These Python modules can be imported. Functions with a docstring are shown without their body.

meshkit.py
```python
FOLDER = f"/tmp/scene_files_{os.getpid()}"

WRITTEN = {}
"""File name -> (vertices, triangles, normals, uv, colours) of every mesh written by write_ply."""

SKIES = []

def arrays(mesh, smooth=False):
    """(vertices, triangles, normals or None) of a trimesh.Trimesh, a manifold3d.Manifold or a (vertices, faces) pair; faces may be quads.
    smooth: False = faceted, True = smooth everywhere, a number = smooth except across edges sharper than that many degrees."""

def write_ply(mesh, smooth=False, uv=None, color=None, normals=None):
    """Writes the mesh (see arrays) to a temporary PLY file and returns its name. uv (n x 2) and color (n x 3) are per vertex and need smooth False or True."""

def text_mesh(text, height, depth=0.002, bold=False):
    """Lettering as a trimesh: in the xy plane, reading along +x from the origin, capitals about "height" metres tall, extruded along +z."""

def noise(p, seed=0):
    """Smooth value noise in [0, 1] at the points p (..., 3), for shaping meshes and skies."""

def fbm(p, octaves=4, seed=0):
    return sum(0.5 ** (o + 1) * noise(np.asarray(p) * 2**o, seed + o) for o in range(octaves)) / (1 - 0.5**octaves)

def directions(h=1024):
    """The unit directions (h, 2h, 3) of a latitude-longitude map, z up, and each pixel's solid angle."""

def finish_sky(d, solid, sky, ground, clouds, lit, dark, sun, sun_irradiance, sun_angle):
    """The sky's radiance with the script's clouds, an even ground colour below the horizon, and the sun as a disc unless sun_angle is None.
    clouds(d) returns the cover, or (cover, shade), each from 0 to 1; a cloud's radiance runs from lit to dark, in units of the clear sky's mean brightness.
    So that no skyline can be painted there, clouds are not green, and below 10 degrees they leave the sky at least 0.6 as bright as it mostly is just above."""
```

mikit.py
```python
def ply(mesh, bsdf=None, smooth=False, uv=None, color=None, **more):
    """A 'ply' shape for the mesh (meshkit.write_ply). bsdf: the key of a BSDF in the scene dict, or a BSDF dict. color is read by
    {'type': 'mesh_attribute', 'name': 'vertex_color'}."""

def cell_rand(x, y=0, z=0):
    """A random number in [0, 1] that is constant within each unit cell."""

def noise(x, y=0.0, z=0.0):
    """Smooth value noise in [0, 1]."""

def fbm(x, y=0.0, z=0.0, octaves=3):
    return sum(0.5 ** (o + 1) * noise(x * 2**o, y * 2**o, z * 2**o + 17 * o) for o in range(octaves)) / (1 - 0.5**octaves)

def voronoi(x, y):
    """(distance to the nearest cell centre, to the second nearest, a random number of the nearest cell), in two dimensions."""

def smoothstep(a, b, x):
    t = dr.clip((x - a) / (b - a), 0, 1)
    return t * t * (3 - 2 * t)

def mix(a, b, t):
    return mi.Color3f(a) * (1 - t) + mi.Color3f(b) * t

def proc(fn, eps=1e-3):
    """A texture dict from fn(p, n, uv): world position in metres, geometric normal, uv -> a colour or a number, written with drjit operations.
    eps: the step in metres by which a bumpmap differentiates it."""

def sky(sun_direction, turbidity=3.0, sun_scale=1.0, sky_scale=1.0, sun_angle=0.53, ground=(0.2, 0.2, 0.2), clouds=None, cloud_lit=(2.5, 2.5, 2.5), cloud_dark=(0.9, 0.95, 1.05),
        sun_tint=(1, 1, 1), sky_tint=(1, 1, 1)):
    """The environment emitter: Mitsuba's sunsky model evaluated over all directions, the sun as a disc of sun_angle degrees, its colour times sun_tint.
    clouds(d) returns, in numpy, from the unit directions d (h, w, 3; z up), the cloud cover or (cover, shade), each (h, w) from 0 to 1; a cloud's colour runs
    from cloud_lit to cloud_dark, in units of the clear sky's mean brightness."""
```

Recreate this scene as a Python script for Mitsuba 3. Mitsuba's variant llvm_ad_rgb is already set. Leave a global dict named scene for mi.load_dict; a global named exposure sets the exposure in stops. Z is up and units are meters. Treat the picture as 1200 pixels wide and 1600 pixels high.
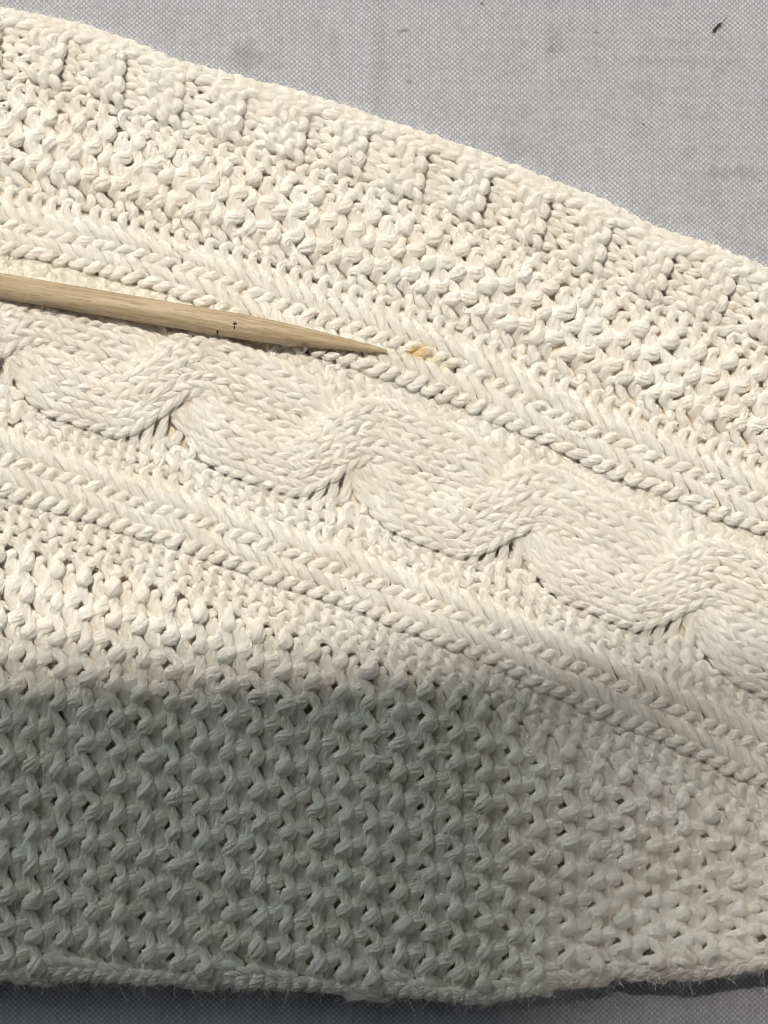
import math
import numpy as np, trimesh, drjit as dr, mitsuba as mi
import mikit, meshkit

scene, labels = {}, {}
T = mi.ScalarTransform4f
PX = 0.1 / 1200                      # metres per photograph pixel on the table
TILT, DIST = math.radians(10.0), 0.32

# ------------------------------------------------------------------ camera, light, exposure
EYE = np.array([0.0, -DIST * math.sin(TILT), DIST * math.cos(TILT)])
AIM = np.array([0.0, 0.0, 0.0035])
FOV = 2 * math.degrees(math.atan(0.05 / DIST))
scene['camera'] = {'type': 'perspective', 'fov': FOV, 'fov_axis': 'x', 'near_clip': 0.01, 'far_clip': 20.0,
                   'to_world': T().look_at(origin=EYE.tolist(), target=AIM.tolist(), up=[0, 1, 0])}
exposure = 0.41

_f = (AIM - EYE) / np.linalg.norm(AIM - EYE)
_r = np.cross(_f, [0, 1, 0]); _r /= np.linalg.norm(_r)
_u = np.cross(_r, _f)
_tan = math.tan(math.radians(FOV) / 2)


def spot(X, Y, z):
    """where the sight line of photograph pixel (X, Y) meets the level z (metres)"""
    X, Y, z = np.broadcast_arrays(np.asarray(X, float), np.asarray(Y, float), np.asarray(z, float))
    d = _f + ((X - 600) / 600 * _tan)[..., None] * _r - ((Y - 800) / 600 * _tan)[..., None] * _u
    s = (z - EYE[2]) / d[..., 2]
    return EYE + d * s[..., None]


scene['unseen_panel_grey'] = {'type': 'twosided', 'b': {'type': 'diffuse', 'reflectance': {'type': 'rgb', 'value': [.6, .6, .6]}}}
KEY = np.array([-0.16, 0.40, 1.28])           # unseen tube lamp, out of view, placed to light the sweater from above
scene['unseen_tube_glass'] = {'type': 'diffuse', 'reflectance': {'type': 'rgb', 'value': [.8, .8, .8]}}
_tube = trimesh.creation.cylinder(radius=0.014, height=0.26, sections=24)
_tube.apply_transform(trimesh.transformations.rotation_matrix(math.pi / 2, [0, 1, 0])); _tube.apply_translation(KEY)
scene['unseen_ceiling_lamp__tube'] = mikit.ply(_tube, 'unseen_tube_glass', smooth=40, emitter={'type': 'area', 'radiance': {'type': 'rgb', 'value': [545, 501, 433]}})
labels['unseen_ceiling_lamp'] = {'label': 'short white tube lamp out of view, placed to light the sweater from above', 'category': 'lamp'}


def light_panel(c, wd, ht, rgb):
    c = np.asarray(c, float)
    n = -c / np.linalg.norm(c); a = np.cross([0, 0, 1], n); a /= np.linalg.norm(a); b = np.cross(n, a)
    v = np.array([c + sx * wd / 2 * a + sy * ht / 2 * b for sx, sy in ((-1, -1), (1, -1), (1, 1), (-1, 1))])
    return mikit.ply((v, np.array([[0, 1, 2], [0, 2, 3]])), 'unseen_panel_grey', emitter={'type': 'area', 'radiance': {'type': 'rgb', 'value': rgb}})


scene['unseen_light__light_panel'] = light_panel([-1.2, 0.95, 0.95], 1.3, 1.2, [1.18, 1.35, 1.36])  # unseen panel, placed to light the stitches from the upper left
scene['unseen_light_001__light_panel'] = light_panel([1.4, -0.1, 1.2], 1.2, 1.2, [0.36, 0.39, 0.40])  # added fill panel, weak light from the right
labels['unseen_light'] = {'label': 'large bright panel out of view, placed to light the sweater from the upper left', 'category': 'unseen_light'}
labels['unseen_light_001'] = {'label': 'dimmer fill panel added out of view to the right of the table', 'category': 'unseen_light'}
# unseen slab above the lens, outlined from the wanted shadow, darkens the lower part
_sh = np.array([(-700, 1052), (300, 1054), (620, 1052), (850, 1040), (1270, 1000), (1300, 1800), (-700, 1800)], float)
_S = spot(_sh[:, 0], _sh[:, 1], 0.0038)
_zc = 0.335
_C = _S + (KEY - _S) * ((_zc - _S[:, 2]) / (KEY[2] - _S[:, 2]))[:, None]
from shapely import Polygon
_slab = trimesh.creation.extrude_polygon(Polygon(_C[:, :2]).buffer(0.002).buffer(-0.001), 0.008, engine='earcut')
_slab.apply_translation([0, 0, _zc])
scene['shadow_slab_dark'] = {'type': 'principled', 'base_color': {'type': 'rgb', 'value': [.03, .03, .035]}, 'roughness': 0.4}
scene['unseen_shadow_slab__case'] = mikit.ply(_slab, 'shadow_slab_dark')
labels['unseen_shadow_slab'] = {'label': 'dark slab out of view above the lens, shaped to shade the lower part of the sweater', 'category': 'unseen_shadow_slab'}

# ------------------------------------------------------------------ materials


def at_px(p, X, Y, z):
    w = spot(X, Y, z)
    return (p.x - float(w[0])) / PX, (p.y - float(w[1])) / PX


ZF = 42 * PX                          # level of the knitted cloth's middle above the table


SPECKS = [(8, 168, 2, 2), (11, 181, 1.6, 1.6), (650, 248, 2, 2.4), (549, 250, 1.6, 1.6), (1059, 666, 1.6, 3), (1096, 525, 1.8, 1.8), (1092, 1386, 3, 3.4), (581, 1447, 2, 2), (610, 914, 1.2, 4), (540, 922, 1.6, 1.6)]


def yarn_colour(p, n, uv):
    m = mikit.fbm(p.x * 260, p.y * 260, p.z * 260, 3)
    m2 = mikit.noise(p.x * 1900, p.y * 1900, p.z * 1900)
    c = mikit.mix((0.90, 0.85, 0.765), (0.94, 0.91, 0.85), mikit.smoothstep(0.3, 0.7, m))
    c = mikit.mix(c, (0.95, 0.925, 0.87), 0.35 * m2)
    for X, Y, rx, ry in SPECKS:
        dx, dy = at_px(p, X, Y, ZF)
        c = mikit.mix((0.06, 0.05, 0.05), c, 0.15 + 0.85 * mikit.smoothstep(0.5, 1.3, dr.sqrt(dr.square(dx / rx) + dr.square(dy / ry))))
    st = mikit.noise(uv.y * 22 - uv.x * 0.23, uv.x * 0.045, p.z * 300)
    c = c * (0.91 + 0.14 * st)
    dx, dy = at_px(p, 655, 555, ZF)
    wob = 9 * (mikit.noise(p.x * 2400, p.y * 2400, 3.0) - 0.5)
    d = dr.sqrt(dr.square(dx / 21) + dr.square(dy / 14)) + wob / 26
    c = mikit.mix((0.79, 0.59, 0.31), c, mikit.smoothstep(0.40, 1.25, d))
    dx, dy = at_px(p, 688, 570, ZF)
    d2 = dr.sqrt(dr.square((dx + dy * 0.3) / 26) + dr.square((dy + dx * 0.25) / 13)) + wob / 26
    c = mikit.mix((0.81, 0.72, 0.52), c, 0.3 + 0.7 * mikit.smoothstep(0.3, 1.2, d2))
    return c


def yarn_relief(p, n, uv):
    # plies twisted round the yarn and the fibres along them
    ph = uv.y * 10 - uv.x * 0.105
    ply_ = dr.abs(dr.sin(ph * math.pi))
    fib = mikit.noise(uv.y * 30 - uv.x * 0.33, uv.x * 0.08, 0.0)
    return 0.9 * dr.sqrt(ply_ + 0.03) + 1.0 * fib


scene['yarn'] = {'type': 'twosided', 'b': {'type': 'bumpmap', 'scale': PX * 1.6, 'arbitrary': mikit.proc(yarn_relief, eps=PX * 0.5),
                 'bsdf': {'type': 'principled', 'base_color': mikit.proc(yarn_colour), 'roughness': 1.0, 'specular': 0.03, 'sheen': 0.9}}}
scene['wool_flat'] = {'type': 'twosided', 'b': {'type': 'diffuse', 'reflectance': {'type': 'rgb', 'value': [0.78, 0.71, 0.60]}}}
scene['fibre'] = {'type': 'twosided', 'b': {'type': 'diffuse', 'reflectance': {'type': 'rgb', 'value': [0.92, 0.885, 0.825]}}}

# ------------------------------------------------------------------ the knitted cloth's lines, as (x, y) of the photograph


def line(*pts):
    from scipy.interpolate import PchipInterpolator
    p = np.array(pts, float)
    g = PchipInterpolator(p[:, 0], p[:, 1], extrapolate=False)
    s0, s1 = (p[1, 1] - p[0, 1]) / (p[1, 0] - p[0, 0]), (p[-1, 1] - p[-2, 1]) / (p[-1, 0] - p[-2, 0])

    def fn(X):
        X = np.asarray(X, float)
        y = g(np.clip(X, p[0, 0], p[-1, 0]))
        return y + np.minimum(X - p[0, 0], 0) * s0 + np.maximum(X - p[-1, 0], 0) * s1
    return fn


top_edge = line((0, 14), (90, 32), (190, 62), (280, 98), (430, 135), (540, 168), (600, 190), (690, 218), (800, 260), (880, 293), (960, 324), (1010, 352), (1140, 397), (1200, 425))
rib1_top = line((0, 322), (100, 346), (200, 368), (300, 396), (480, 457), (600, 497), (720, 542), (840, 600), (960, 659), (1080, 710), (1200, 755))
rib1_low = line((0, 396), (100, 416), (200, 440), (300, 474), (400, 517), (490, 556), (580, 587), (660, 616), (720, 638), (840, 690), (960, 746), (1080, 794), (1200, 838))
rib2_top = line((0, 678), (100, 716), (200, 750), (300, 783), (400, 815), (522, 856), (610, 887), (720, 932), (840, 982), (980, 1042), (1060, 1080), (1140, 1112), (1200, 1137))
rib2_low = line((0, 775), (60, 792), (120, 810), (200, 833), (350, 884), (500, 937), (600, 973), (720, 1020), (840, 1076), (980, 1138), (1040, 1163), (1140, 1210), (1200, 1232))
low_edge = line((0, 1528), (100, 1531), (200, 1536), (300, 1534), (400, 1542), (500, 1546), (600, 1553), (700, 1561), (770, 1563), (830, 1551), (900, 1538), (1000, 1524), (1100, 1526), (1200, 1511))
CROSS = np.array([-270, -2, 262, 536, 798, 1062, 1326, 1590])


def bump(X, shift, wid):
    return sum(np.exp(-((X - c - shift) / wid) ** 2) for c in CROSS)


def cable_top(X): return rib1_low(X) + 33
def purl_low(X): return cable_top(X) + 34 * bump(X, 4, 40)
def cable_low(X): return rib2_top(X) - 58 + 14 * np.clip((X - 1050) / 150, 0, 1.5)
def purl_high(X): return cable_low(X) - 34 * bump(X, -4, 40)
def upper(fr): return lambda X: top_edge(X) + fr * (rib1_top(X) - top_edge(X))
def lower(d): return lambda X: rib2_low(X) + d - 0.10 * (X - 560) * min(d / 560, 1.1)


PITCH = 22.2
MOSS_W = 48.0
# (part, guide above, guide below, number of wales, kind)
SECTIONS = [('edging', upper(0.0), upper(0.085), 1, 'edge'), ('edging', upper(0.085), upper(0.345), 3, 'band'), ('edging', upper(0.345), upper(0.46), 1, 'purl'),
            ('moss1', upper(0.46), upper(0.865), 3, 'moss'), ('purl0', upper(0.865), upper(1.0), 1, 'purl'),
            ('rib1', rib1_top, rib1_low, 2, 'rib'), ('purl1', rib1_low, purl_low, 2, 'purlc'), ('cable', cable_top, cable_low, 8, 'cable'),
            ('purl2', purl_high, rib2_top, 2, 'purlc'), ('rib2', rib2_top, rib2_low, 2, 'rib'), ('purl3', rib2_low, lower(66), 2, 'purl')]
LOW_ROWS = 17
for _n in range(LOW_ROWS):
    SECTIONS.append(('moss2', lower(66 + MOSS_W * _n), lower(66 + MOSS_W * (_n + 1)), 1, 'moss'))


def lean(s, X):
    """sideways drift of a course line at guide s (0 = top edge)"""
    k = np.clip(X / 1200, -0.2, 1.2)
    up = (18 + 95 * k)                       # at the top edge relative to rib 1
    tab = {0: 1.0, 1: .915, 2: .655, 3: .54, 4: .135, 5: 0.0}
    if s in tab:
        return up * tab[s]
    return {6: -8, 7: -4, 8: -2, 9: -10, 10: -10, 11: -22}.get(s, -22 + 3.0 * (s - 11) * (0.4 - 0.5 * k))


rng = np.random.default_rng(7)
NT = 28
TT = np.linspace(0, 2 * np.pi, NT, endpoint=False)


def fabric_noise(X, Y, seed, scale):
    return meshkit.noise(np.stack([X / scale, Y / scale, np.zeros_like(X) + 3.3], -1), seed) - 0.5


def kind_params(kind):
    # a (leg slant), A (half loop length), b (half thickness), r (yarn radius), lift
    return {'edge': (0.30, 19, 6.5, 7.6, 2), 'band': (0.27, 17, 6.0, 6.4, -4), 'purl': (0.12, 11, 4.8, 7.8, 0), 'purlc': (0.12, 11, 4.8, 7.0, -2), 'rib': (0.36, 19, 6.4, 6.8, 5.0),
            'cable': (0.31, 20, 6.2, 5.8, 4.5), 'moss': (0.20, 19, 7.5, 7.4, 0)}[kind]


def knit_sign(kind, c):
    if kind in ('edge', 'rib', 'cable'):
        return 1
    if kind == 'band':
        return 1 if (c % 4) in (0, 1) else -1
    return -1


from scipy.interpolate import CubicSpline
_k = np.array([0, .15, .30, .45, .60, .80, 1.0])
D_X = CubicSpline(_k, [25, 19, 3, -12, -19, 3, 25], bc_type='periodic')
D_V = CubicSpline(_k, np.array([-.12, .03, .34, .62, .79, .86, .88]) - _k, bc_type='periodic')
D_H = CubicSpline(_k, [0, 3.5, -1, 4, 0, -6, 0], bc_type='periodic')
D_R = CubicSpline(_k, [6.8, 7.8, 7.6, 7.6, 6.8, 7.5, 6.8], bc_type='periodic')


def moss_row(c, k, n, j, ball):
    """one bobble of the moss panel: the odd courses stand up as knobs on stalks, the even ones pass under them"""
    t = TT / (2 * np.pi)
    if c % 2:
        B = np.exp(-((t - .40 - 0.03 * j[3]) / (.19 + .02 * j[4])) ** 2) * (1 + 0.20 * j[0])
        v = t + 0.05 * np.sin(TT)
        return (k + v) / n, (5 + 2 * j[5]) * np.cos(TT - 1.2) + 2.2 * j[1], 5 + 8.5 * B + 1.0 * j[2], 7.9 + 5.2 * B
    return (k + t + D_V(t) + 0.02 * j[0]) / n, 22 + D_X(t) * (1 + 0.12 * j[1]) + 1.5 * j[2], D_H(t) - 1.5 + 1.2 * j[3], D_R(t) * ball * (1 + 0.06 * j[4])


def course_points(c):
    """the yarn of course c from the top edge to the bottom edge: image X, Y, height (px), radius, part id per point"""
    out = []
    row_m = 0
    for s, (part, ga, gb, n, kind) in enumerate(SECTIONS):
        a, A, b, r, lift = kind_params(kind)
        done = False
        for k in range(n):
            sg = knit_sign(kind, c)
            j = np.clip(rng.normal(0, 1, 6), -2, 2)
            lf, rr = lift, np.full(NT, r)
            if kind == 'moss':
                w, du, h, rr = moss_row(c, k, n, j, 1.02 if part == 'moss1' else 0.93 + 0.27 * float(np.clip((PITCH * c - 350) / 600, 0, 1)))
                tr = TT / (2 * np.pi)
                if part == 'moss1':
                    du = du * np.clip(np.minimum(k + tr, n - k - tr) / 0.5, 0, 1)
                elif s == 11:
                    du = du * np.clip(tr / 0.5, 0, 1)
            else:
                aa, AA = a, A
                if kind == 'band' and sg < 0:
                    aa, AA, lf, rr = 0.14, 9.5, 10.5, rr + 2.4
                w = (k + TT / (2 * np.pi) + aa * (1 + 0.12 * j[0]) * np.sin(2 * TT)) / n
                du = AA * (1 + 0.08 * j[1]) * np.cos(TT) + 1.6 * j[2]
                h = -sg * (b if sg > 0 else min(b, 4.8)) * np.cos(2 * TT) + 0.8 * j[3]
                if kind == 'purlc':
                    rr = rr * (1 + 0.28 * bump(PITCH * c + du, 0, 45))
                if sg > 0:
                    rr = rr * (1 - 0.23 * np.cos(2 * TT))
            X0 = PITCH * c
            sh = lean(s, X0) * (1 - w) + lean(s + 1, X0) * w
            X = X0 + sh + du
            if kind == 'cable':
                Xm = X0 + lean(s, X0)
                seg = np.searchsorted(CROSS, Xm) - 1
                topst = k < 4
                # the strand that comes over the front arrives a little before the other one leaves
                m0, m1 = (-11, 11) if topst else (11, -11)
                s0 = np.clip((X - CROSS[seg] - m0 + 80) / 160, 0, 1); s0 = s0 * s0 * (3 - 2 * s0)
                s1 = np.clip((X - CROSS[seg + 1] - m1 + 80) / 160, 0, 1); s1 = s1 * s1 * (3 - 2 * s1)
                q = w * 8
                e0, e1 = 4 * s0 * (1 - s0), 4 * s1 * (1 - s1)
                if topst:
                    q = q + 4 * (1 - s0) + 4 * s1
                    h = h + 8 * e0 - 10 * e1
                    pid = 'cableA' if seg % 2 else 'cableB'
                else:
                    q = q - 4 * (1 - s0) - 4 * s1
                    h = h - 10 * e0 + 8 * e1
                    pid = 'cableB' if seg % 2 else 'cableA'
                wl = (w * 8 - (0 if topst else 4)) / 4
                h = h + 7 * np.sqrt(np.clip(1 - (2 * wl - 1) ** 2, 0, 1)) - 2.5
                w = q / 8
            else:
                pid = part + (str(k) if kind == 'rib' else '')
                if kind == 'band' and sg < 0:
                    pid = 'bandrib'
            Y = ga(X) * (1 - w) + gb(X) * w
            hh = h + lf
            if kind == 'rib':
                hh = hh + 2.5 * np.sin(TT / 2)
            out.append((X, Y, hh, rr, np.full(NT, pid, dtype=object)))
            if part == 'moss2' and Y.mean() > low_edge(X.mean()) - 62:
                done = True
        if done:
            # two closing wales along the bottom edge
            y0, x0 = Y[-1], PITCH * c + sh[-1]
            nh = max(1, int(round((low_edge(x0) - 9 - y0) / 22)))
            for k in range(nh):
                j = np.clip(rng.normal(0, 1, 4), -2, 2)
                wy = (k + TT / (2 * np.pi) + 0.30 * (1 + .15 * j[1]) * np.sin(2 * TT)) / nh
                X = x0 + 18 * np.cos(TT) + 2 * j[0]
                Y = y0 + (low_edge(X) - 9 - y0) * wy
                out.append((X, Y, -6.5 * np.cos(2 * TT) + 2, 7.6 * (1 - 0.12 * np.cos(2 * TT)), np.full(NT, 'hem', dtype=object)))
            break
    X, Y, h, r, pid = (np.concatenate([o[i] for o in out]) for i in range(5))
    return X, Y, h, r, pid


def smooth1(v, k):
    from scipy.ndimage import gaussian_filter1d
    return gaussian_filter1d(v, k, mode='nearest')


SIDES = 12                            # round the upper 260 degrees; the yarn's underside never shows
STEP = 3.5
parts = {}
roots = []
C0, C1 = -5, 58
def sweep(X, Y, h, r, pid, c):
    """one yarn through these points (photograph pixels on the cloth's middle level, height in pixels): its rings, cut where the part changes"""
    X = X + 8 * fabric_noise(X, Y, 1, 70) + 2.5 * fabric_noise(X, Y, 2, 22)
    Y = Y + 7 * fabric_noise(X, Y, 3, 70) + 2.5 * fabric_noise(X, Y, 4, 22)
    h, r = smooth1(h, 1.4), smooth1(r, 1.5)
    X, Y = smooth1(X, 0.8), smooth1(Y, 0.8)
    h = h + 10 * fabric_noise(X, Y, 5, 150) + 3 * fabric_noise(X, Y, 6, 40)
    # the cloth bends down to the table at both edges
    for e, sgn in ((top_edge, 1), (low_edge, -1)):
        d = np.clip((Y - e(X)) * sgn / 34, 0, 1)
        h = h - (14 if sgn > 0 else 9 - 6 * np.clip((X - 820) / 130, 0, 1)) * (1 - np.sqrt(np.clip(1 - (1 - d) ** 2, 0, 1)))
    # the right end of the lower edge is rolled up
    h = h + (24 + 36 * fabric_noise(X, Y, 8, 60)) * np.clip((X - 800) / 160, 0, 1) * np.exp(-((low_edge(X) - 30 - Y) / 30) ** 2)
    P = spot(X, Y, ZF)
    P[:, 2] += h * PX
    L = np.concatenate([[0], np.cumsum(np.linalg.norm(np.diff(P, axis=0), axis=1))]) / PX
    n = int(L[-1] / STEP)
    s = np.linspace(0, L[-1], n)
    P = np.stack([np.interp(s, L, P[:, i]) for i in range(3)], 1)
    P = np.stack([smooth1(P[:, i], 1.0) for i in range(3)], 1)
    r = np.interp(s, L, r) * PX
    r = r * (1 + 0.10 * (meshkit.noise(np.stack([s / 14, np.full(n, c * 7.7), np.zeros(n)], -1), 9) - 0.5))
    pid = pid[np.minimum(np.searchsorted(L, s), len(pid) - 1)]
    t = np.gradient(P, axis=0); t /= np.linalg.norm(t, axis=1, keepdims=True)
    a = np.cross(t, [0, 0, 1.0]); a /= np.linalg.norm(a, axis=1, keepdims=True) + 1e-9
    bb = np.cross(t, a)
    # open along the unseen underside, closed where the yarn dives steeply
    span = math.radians(250) + math.radians(110) * np.clip((np.abs(t[:, 2]) - 0.25) / 0.3, 0, 1)
    ang = 1.5 * math.pi + span[:, None] * (np.arange(SIDES + 1) / SIDES - 0.5)[None]
    lob = 0.97 + 0.18 * (np.abs(np.sin(2.5 * (ang - s[:, None] * 0.066))) - 0.5) + 0.12 * (meshkit.noise(np.stack(np.broadcast_arrays(s[:, None] / 9, np.cos(ang) * 1.3 + c * 3.1, np.sin(ang) * 1.3), -1), 11) - 0.5)
    V = P[:, None] + (r[:, None] * lob)[..., None] * (np.cos(ang)[..., None] * a[:, None] + np.sin(ang)[..., None] * bb[:, None])
    UV = np.stack(np.broadcast_arrays(s[:, None], ang / (2 * np.pi)), -1)
    cut = np.flatnonzero(pid[1:] != pid[:-1]) + 1
    for i0, i1 in zip(np.r_[0, cut], np.r_[cut, n]):
        i1 = min(i1 + 1, n)
        if i1 - i0 < 2:
            continue
        parts.setdefault((pid[i0], c), []).append((V[i0:i1], UV[i0:i1]))
    roots.append((P, t, r))


for c in range(C0, C1):
    sweep(*course_points(c), c)
    if c % 2 == 0:
        # the deeper loops that fill the moss panels from behind
        for pid_, s0_, rows in (('moss1', 3, 1), ('moss2', 11, LOW_ROWS)):
            pts = []
            for k0 in range(rows):
                part_, ga, gb, n_, kind_ = SECTIONS[s0_ + k0]
                for k in range(n_):
                    w = (k + TT / (2 * np.pi)) / n_
                    X = PITCH * c + lean(s0_ + k0, PITCH * c) * (1 - w) + lean(s0_ + k0 + 1, PITCH * c) * w
                    X = X + 8 * np.cos(TT + 0.6) + rng.normal(0, 1)
                    Y = ga(X) * (1 - w) + gb(X) * w
                    pts.append((X, Y))
                if pts[-1][1].mean() > low_edge(pts[-1][0].mean()) - 62:
                    break
            X, Y = (np.concatenate([q[i] for q in pts]) for i in range(2))
            end = np.clip(np.minimum(np.arange(len(X)), len(X) - 1 - np.arange(len(X))) / 14, 0, 1)
            sweep(X, Y, (4 if pid_ == 'moss1' else -1.5) + 2 * np.sin(np.arange(len(X)) / NT * 2 * np.pi) - 9 * (1 - end), 12.5 * np.sqrt(0.04 + 0.96 * end), np.full(len(X), pid_, dtype=object), c + 500)
for edge_, pid_, off, lowest in ((top_edge, 'topcord', 7, 0), (low_edge, 'hemcord', -8, 0), (top_edge, 'topcord', 10, -19), (low_edge, 'hemcord', -11, -16)):
    # two yarns wound round each other close each edge, and another two the layer beneath
    for k in range(2):
        X = np.arange(-100, 1300, 1.6)
        ph = 2 * np.pi * X / 43 + k * np.pi + 0.9 * np.sin(X / 97 + lowest)
        Y = edge_(X) + off + 5.5 * np.cos(ph) + 5 * (meshkit.noise(np.stack([X / 37, X * 0, X * 0 + off], -1), 51) - 0.5)
        sweep(X + 0.25 * 5.5 * np.cos(ph), Y, 3 + lowest + 5.5 * np.sin(ph), 8.0 + 1.0 * np.sin(ph), np.full(len(X), pid_, dtype=object), 900 + k + lowest)


def tube_mesh(runs):
    vs, us, fs, at = [], [], [], 0
    for V, UV in runs:
        n, m = V.shape[:2]
        i, j = np.meshgrid(np.arange(n - 1), np.arange(m - 1), indexing='ij')
        q = np.stack([i * m + j, i * m + j + 1, (i + 1) * m + j + 1, (i + 1) * m + j], -1).reshape(-1, 4)
        fs.append(np.vstack([q[:, [0, 1, 2]], q[:, [0, 2, 3]]]) + at)
        vs.append(V.reshape(-1, 3)); us.append(UV.reshape(-1, 2)); at += n * m
    return (np.vstack(vs), np.vstack(fs)), np.vstack(us)


def fuzz_mesh(count, seed, length=2.4, longest=24, K=4, src=None):
    """loose fibres standing off the yarn, narrow curved strips"""
    g = np.random.default_rng(seed)
    P, t, r = (np.concatenate([q[i] for q in src or roots]) for i in range(3))
    i = g.integers(0, len(P), count)
    P, t, r = P[i], t[i], r[i]
    a = np.cross(t, [0, 0, 1.0]); a /= np.linalg.norm(a, axis=1, keepdims=True) + 1e-9
    b = np.cross(a, t)
    th = g.uniform(-0.15, math.pi + 0.15, count)
    nrm = np.cos(th)[:, None] * a + np.sin(th)[:, None] * b
    ln = PX * np.minimum(g.lognormal(length, 0.4, count), longest)
    d0 = t * g.choice([-1, 1], count)[:, None] + 0.5 * np.cross(t, nrm) + nrm * (g.uniform(0.02, 0.8, count) ** 1.3)[:, None] + 0.3 * g.normal(0, 1, (count, 3))
    d0 /= np.linalg.norm(d0, axis=1, keepdims=True)
    bend = g.normal(0, 0.7, (count, 3)) + 0.25 * nrm
    u = np.linspace(0, 1, K)
    C = (P + nrm * (r * 0.93)[:, None])[:, None] + ln[:, None, None] * (u[None, :, None] * d0[:, None] + (u ** 2)[None, :, None] * bend[:, None] * 0.5)
    tt = np.gradient(C, axis=1); tt /= np.linalg.norm(tt, axis=2, keepdims=True)
    e = np.cross(tt, [0.31, 0.2, 0.93]); e /= np.linalg.norm(e, axis=2, keepdims=True) + 1e-9
    e = e * np.cos(g.uniform(0, 6.28, count))[:, None, None] + np.cross(tt, e) * np.sin(g.uniform(0, 6.28, count))[:, None, None]
    e /= np.linalg.norm(e, axis=2, keepdims=True) + 1e-9
    rad = PX * g.uniform(0.22, 0.5, count)[:, None, None] * (1 - 0.6 * u)[None, :, None]
    V = np.stack([C + rad * e, C - rad * e], 2)
    k = np.arange(K - 1)
    q = np.stack([k * 2, k * 2 + 1, k * 2 + 3, k * 2 + 2], -1)
    F = (np.arange(count) * K * 2)[:, None, None] + q[None]
    return V.reshape(-1, 3), F.reshape(-1, 4)


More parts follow.
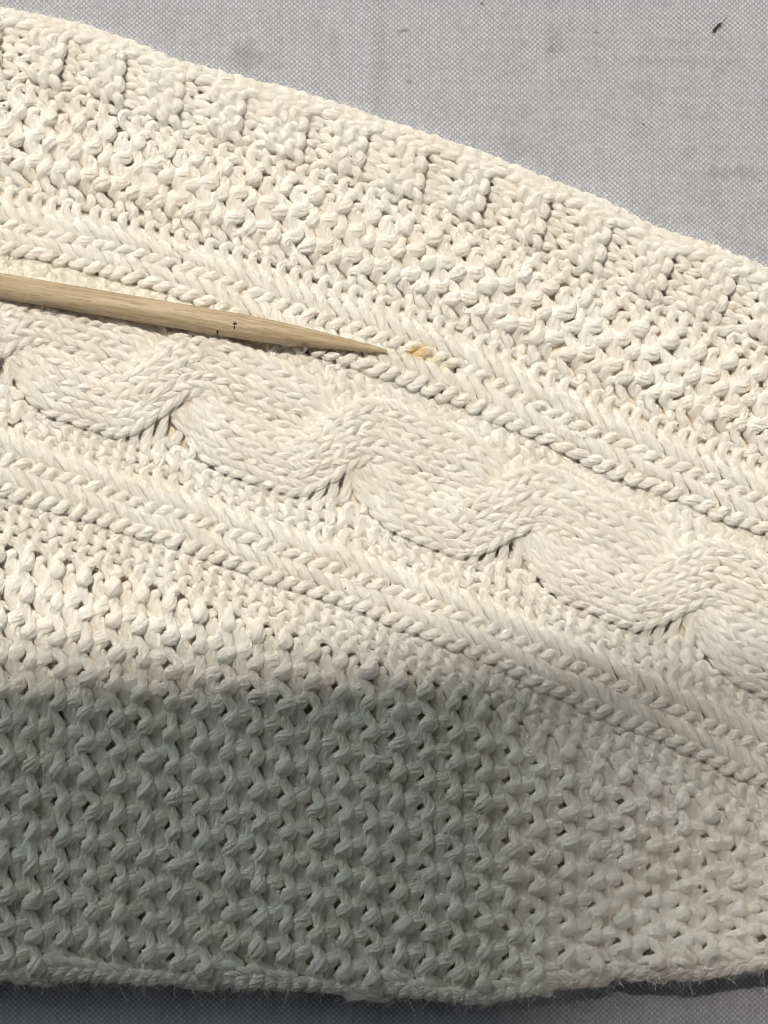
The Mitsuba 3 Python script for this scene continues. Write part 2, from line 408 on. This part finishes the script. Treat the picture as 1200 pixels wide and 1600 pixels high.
SW = 'cable_knit_sweater'
WHERE = {'edging': 'edging', 'moss1': 'moss_panel', 'purl0': 'purl_channel', 'rib10': 'rib__stitch_column', 'rib11': 'rib__stitch_column_001', 'purl1': 'purl_channel_001',
         'cableA': 'cable__strand', 'cableB': 'cable__strand_001', 'purl2': 'purl_channel_002', 'rib20': 'rib_001__stitch_column', 'rib21': 'rib_001__stitch_column_001', 'purl3': 'purl_channel_003',
         'moss2': 'moss_panel_001', 'hem': 'hem'}
WHERE |= {'topcord': 'edging__edge_cord', 'hemcord': 'hem__edge_cord'}
groups = {}
for (pid, c), runs in sorted(parts.items(), key=lambda x: (x[0][0], x[0][1] % 500 if x[0][1] > 400 else x[0][1])):
    if pid in WHERE and pid not in ('moss1', 'moss2'):
        groups.setdefault(WHERE[pid], []).extend(runs)
        continue
    # each upright ridge of a panel is a part
    c = c - 500 if c > 400 else c
    base, no = {'moss1': ('moss_panel__stitch_row', (c + 6) // 2), 'moss2': ('moss_panel_001__stitch_row', (c + 6) // 2), 'bandrib': ('edging__raised_rib', (c + 8) // 4)}[pid]
    groups.setdefault((base, no), []).extend(runs)
_seen = {}
for k in sorted((k for k in groups if isinstance(k, tuple))):
    n = _seen.get(k[0], 0); _seen[k[0]] = n + 1
    groups[k[0] + (f'_{n:03d}' if n else '')] = groups.pop(k)
ntri = 0
for key, runs in groups.items():
    mesh, uv = tube_mesh(runs)
    ntri += len(mesh[1])
    scene[f'{SW}__{key}'] = mikit.ply(mesh, 'yarn', smooth=True, uv=uv)
scene[f'{SW}__loose_fibres'] = mikit.ply(fuzz_mesh(120000, 5), 'fibre')
scene[f'{SW}__stray_hairs'] = mikit.ply(fuzz_mesh(260, 8, 3.7, 80, 12), 'fibre')
labels[f'{SW}__stray_hairs'] = {'kind': 'stuff'}
scene[f'{SW}__edge_fuzz'] = mikit.ply(fuzz_mesh(4200, 12, 2.75, 32, 6, roots[-8:]), 'fibre')
labels[f'{SW}__edge_fuzz'] = {'kind': 'stuff'}
labels[f'{SW}__loose_fibres'] = {'kind': 'stuff'}
bx, bt = np.meshgrid(np.linspace(-150, 1350, 151), np.linspace(0, 1, 141), indexing='ij')
by = (top_edge(bx) + 16) * (1 - bt) + (low_edge(bx) - 16) * bt
bv = spot(bx, by, 27 * PX)
bv[..., 2] += PX * (8 * meshkit.noise(np.stack([bx / 17, by / 17, bx * 0], -1), 21) - 4) - PX * 5 * (np.clip(1 - bt / .03, 0, 1) + np.clip(1 - (1 - bt) / .03, 0, 1))
_c1 = 1 / (1 + np.exp(-(by - rib1_low(bx)) / 5)) / (1 + np.exp((by - cable_top(bx) - 45) / 6))
_c2 = 1 / (1 + np.exp(-(by - cable_low(bx) + 45) / 6)) / (1 + np.exp((by - rib2_top(bx)) / 5))
bv[..., 2] += PX * 13 * (_c1 * bump(bx, 4, 40) + _c2 * bump(bx, -6, 45)) - PX * 3 * (_c1 + _c2)
bv[..., 2] += PX * 8 / (1 + np.exp(-(by - upper(0.30)(bx)) / 6)) / (1 + np.exp((by - rib1_top(bx)) / 5))
bi, bj = np.meshgrid(np.arange(150), np.arange(140), indexing='ij')
bq = np.stack([bi * 141 + bj, bi * 141 + bj + 1, (bi + 1) * 141 + bj + 1, (bi + 1) * 141 + bj], -1).reshape(-1, 4)
scene[f'{SW}__back_layer'] = mikit.ply((bv.reshape(-1, 3), bq), 'wool_flat', smooth=True)
labels[SW] = {'label': 'cream white cable knit sweater lying flat on the grey woven cloth', 'category': 'sweater'}
print('yarn triangles', ntri)

# ------------------------------------------------------------------ the table cloth
def weave(p):
    x, y = p.x / (4.33 * PX), p.y / (4.1 * PX)
    ix, iy = dr.floor(x), dr.floor(y)
    fx, fy = x - ix - 0.5, y - iy - 0.5
    odd = (ix + iy) - 2 * dr.floor((ix + iy) / 2)
    return fx, fy, odd, ix, iy


def cloth_relief(p, n, uv):
    fx, fy, odd, ix, iy = weave(p)
    wu = dr.cos(fx * math.pi) * (0.35 + 0.65 * dr.square(dr.cos(fy * math.pi * 0.62)))
    wd = 0.45 * dr.cos(fy * math.pi)
    return dr.select(odd > 0.5, wu, wd)


SMUDGE = [(385, 85, 34, 28, .25), (865, 78, 16, 10, .3), (990, 135, 40, 16, .12), (1150, 270, 60, 14, .2), (780, 100, 40, 30, .08), (810, 230, 34, 22, .15), (1040, 95, 120, 12, .12), (1188, 281, 5, 3, .75),
          (632, 46, 12, 3, .6), (624, 49, 4, 4, .5), (754, 5, 4, 3, .8), (932, 49, 4, 3, .6), (1006, 193, 3, 3, .7), (773, 150, 3, 3, .35), (990, 135, 3, 3, .6), (640, 126, 5, 3, .5), (868, 60, 20, 24, .14)]


def cloth_colour(p, n, uv):
    fx, fy, odd, ix, iy = weave(p)
    v = mikit.cell_rand(ix, iy, 5)
    warp = mikit.mix((0.50, 0.505, 0.565), (0.62, 0.625, 0.69), v)
    weft = mikit.mix((0.32, 0.325, 0.37), (0.39, 0.395, 0.445), v)
    edge = mikit.smoothstep(0.30, 0.5, dr.abs(fx))
    c = mikit.mix(warp, weft, dr.select(odd > 0.5, edge, 1.0))
    d = mikit.fbm(p.x * 420, p.y * 420, 1.0, 4)
    c = c * (1 - 0.07 * mikit.smoothstep(0.55, 0.8, d))
    slub = mikit.noise(p.x / (6 * PX), p.y / (190 * PX)) * 0.5 + mikit.noise(p.x / (160 * PX), p.y / (6 * PX), 4.0) * 0.5
    c = c * (0.92 + 0.16 * slub)
    wob = mikit.fbm(p.x * 1500, p.y * 1500, 3.0, 3) - 0.5
    for X, Y, rx, ry, k in SMUDGE:
        dx, dy = at_px(p, X, Y, 0.0)
        q = dr.sqrt(dr.square((dx + 0.4 * dy) / rx) + dr.square(dy / ry)) + 1.3 * wob
        c = mikit.mix(c, (0.10, 0.09, 0.085), k * (1 - mikit.smoothstep(0.25, 1.25, q)))
    return c


scene['canvas'] = {'type': 'bumpmap', 'scale': PX * 1.3, 'arbitrary': mikit.proc(cloth_relief, eps=PX * 0.4),
                   'bsdf': {'type': 'principled', 'base_color': mikit.proc(cloth_colour), 'roughness': 0.5, 'specular': 0.4}}
gx, gy = np.meshgrid(np.linspace(-0.12, 0.12, 241), np.linspace(-0.14, 0.14, 281), indexing='ij')
_ix, _iy = gx / PX + 600, 800 - gy / PX       # rough photograph pixels, to put the creases


def crease(x0, y0, x1, y1, wid, high):
    d = np.array([x1 - x0, y1 - y0], float); L = np.linalg.norm(d); d /= L
    al, ac = (_ix - x0) * d[0] + (_iy - y0) * d[1], -(_ix - x0) * d[1] + (_iy - y0) * d[0]
    return high * np.exp(-(ac / wid) ** 2) / (1 + np.exp(-(al + 20) / 30)) / (1 + np.exp((al - L - 20) / 30))


gz = PX * (crease(583, -80, 572, 260, 11, 9) + crease(868, -80, 850, 280, 16, 2.5) + crease(372, 1480, 395, 1720, 26, 7) + crease(560, 1500, 600, 1720, 30, -5) + crease(700, 1490, 690, 1720, 24, 5)
           + crease(930, 1500, 960, 1720, 40, 4) + crease(120, 1520, 100, 1720, 40, 4) + 5 * (meshkit.fbm(np.stack([_ix / 260, _iy / 260, 0 * _ix], -1), 3, 31) - 0.5)) - 4 * PX
i, j = np.meshgrid(np.arange(240), np.arange(280), indexing='ij')
q = np.stack([i * 281 + j, (i + 1) * 281 + j, (i + 1) * 281 + j + 1, i * 281 + j + 1], -1).reshape(-1, 4)
gv = np.stack([gx.ravel(), gy.ravel(), gz.ravel()], 1)
scene['table_cloth'] = mikit.ply((gv, q), 'canvas', smooth=True, uv=gv[:, :2] / PX)
labels['table_cloth'] = {'label': 'grey plain woven canvas cloth under the sweater', 'kind': 'structure'}

# a curl of dark lint on the cloth, top right
_l = np.array([(1137, 24, 3), (1132, 30, 4), (1127, 37, 5), (1121, 41, 5), (1117, 46, 4), (1113, 49, 3)], float)
_lt = np.linspace(0, 1, 24)
_lc = np.stack([CubicSpline(np.linspace(0, 1, 6), _l[:, q])(_lt) for q in range(3)], 1)
_lp = spot(_lc[:, 0], _lc[:, 1], 0.0); _lp[:, 2] += PX * (_lc[:, 2] - 2.0)
_lr = PX * np.interp(_lt, [0, .35, .5, .65, .85, 1], [.1, .35, 1.9, 1.4, 2.4, .6])
_ld = np.gradient(_lp, axis=0); _ld /= np.linalg.norm(_ld, axis=1, keepdims=True)
_la = np.cross(_ld, [0, 0, 1.0]); _la /= np.linalg.norm(_la, axis=1, keepdims=True); _lb = np.cross(_ld, _la)
_lan = np.arange(11) * 2 * np.pi / 10
_lv = _lp[:, None] + _lr[:, None, None] * (1 + 0.3 * np.sin(5 * _lt[:, None] * 9 + 3 * _lan))[..., None] * (np.cos(_lan)[None, :, None] * _la[:, None] + np.sin(_lan)[None, :, None] * _lb[:, None])
_lm, _luv = tube_mesh([(_lv, np.zeros((24, 11, 2)))])
scene['lint_dark'] = {'type': 'twosided', 'b': {'type': 'diffuse', 'reflectance': {'type': 'rgb', 'value': [.07, .065, .065]}}}
scene['lint'] = mikit.ply(_lm, 'lint_dark', smooth=True)
labels['lint'] = {'label': 'small curl of dark lint on the grey cloth near the top right corner', 'category': 'lint'}

# ------------------------------------------------------------------ the pointed wooden stick
A0, A1 = spot(-60, 436, ZF + 38 * PX), spot(605, 549, ZF + 28 * PX)
ax = A1 - A0; LEN = np.linalg.norm(ax); ax /= LEN
e1 = np.cross(ax, [0, 0, 1.0]); e1 /= np.linalg.norm(e1); e2 = np.cross(e1, ax)
NL, NS = 260, 64
u = np.concatenate([np.linspace(0, 0.96, 200), np.linspace(0.9605, 1, 60)])
us = u * LEN / PX
rad = np.interp(us, [0, 455, 500, 560, 620, 655, LEN / PX - 4, LEN / PX - 1.5, LEN / PX], [19.8, 19.4, 18.0, 13.6, 8.4, 5.0, 3.0, 2.2, 0.05])
rad[:200] = smooth1(rad[:200], 5)
th = np.arange(NS + 1) * 2 * np.pi / NS
facet = 1 + 0.018 * (meshkit.noise(np.stack(np.broadcast_arrays(us[:, None] / 90, np.cos(th) * 2.2, np.sin(th) * 2.2), -1), 41) - 0.5) * 2
sv = A0 + (u * LEN)[:, None, None] * ax + (rad[:, None] * facet * PX)[..., None] * (np.cos(th)[None, :, None] * e1 + np.sin(th)[None, :, None] * e2)
si_, sj_ = np.meshgrid(np.arange(len(u) - 1), np.arange(NS), indexing='ij')
sq = np.stack([si_ * (NS + 1) + sj_, (si_ + 1) * (NS + 1) + sj_, (si_ + 1) * (NS + 1) + sj_ + 1, si_ * (NS + 1) + sj_ + 1], -1).reshape(-1, 4)
suv = np.stack(np.broadcast_arrays(us[:, None], th[None] / (2 * np.pi)), -1).reshape(-1, 2)


def wood_colour(p, n, uv):
    x, y = uv.x, uv.y
    g = mikit.fbm(x * 0.012, mikit.noise(x * 0.006, y * 5) * 0.6 + y * 26, 2.0, 4)
    pores = mikit.smoothstep(0.66, 0.80, mikit.noise(x * 0.05, y * 75, 7.0))
    c = mikit.mix((0.45, 0.345, 0.22), (0.56, 0.45, 0.305), mikit.smoothstep(0.3, 0.68, g))
    c = mikit.mix(c, (0.24, 0.15, 0.065), 0.4 * pores)
    z = ZF + 50 * PX
    for X, Y, rx, ry in ((367, 506, 3, 2.4), (366, 511, 1.0, 3), (339, 517, 1.8, 2.8)):
        dx, dy = at_px(p, X, Y, z)
        d = dr.sqrt(dr.square(dx / rx) + dr.square(dy / ry)) + 0.7 * (mikit.noise(p.x * 6000, p.y * 6000) - 0.5)
        c = mikit.mix((0.02, 0.015, 0.01), c, mikit.smoothstep(0.7, 1.3, d))
    dx, dy = at_px(p, 476, 536, z)
    c = mikit.mix((0.2, 0.13, 0.06), c, 0.35 + 0.65 * mikit.smoothstep(0.4, 1.2, dr.sqrt(dr.square(dx / 9) + dr.square(dy / 5))))
    return c


def wood_relief(p, n, uv):
    return mikit.noise(uv.x * 0.03, uv.y * 60, 5.0) + 0.6 * mikit.noise(uv.x * 0.09, uv.y * 110, 9.0)


scene['wood'] = {'type': 'bumpmap', 'scale': PX * 0.7, 'arbitrary': mikit.proc(wood_relief, eps=PX * 0.5), 'bsdf': {'type': 'principled', 'base_color': mikit.proc(wood_colour), 'roughness': 0.5, 'specular': 0.35}}
scene['wooden_stick'] = mikit.ply((sv.reshape(-1, 3), sq), 'wood', smooth=True, uv=suv)
labels['wooden_stick'] = {'label': 'tan round wooden stick with a sharpened point lying across the sweater', 'category': 'stick'}
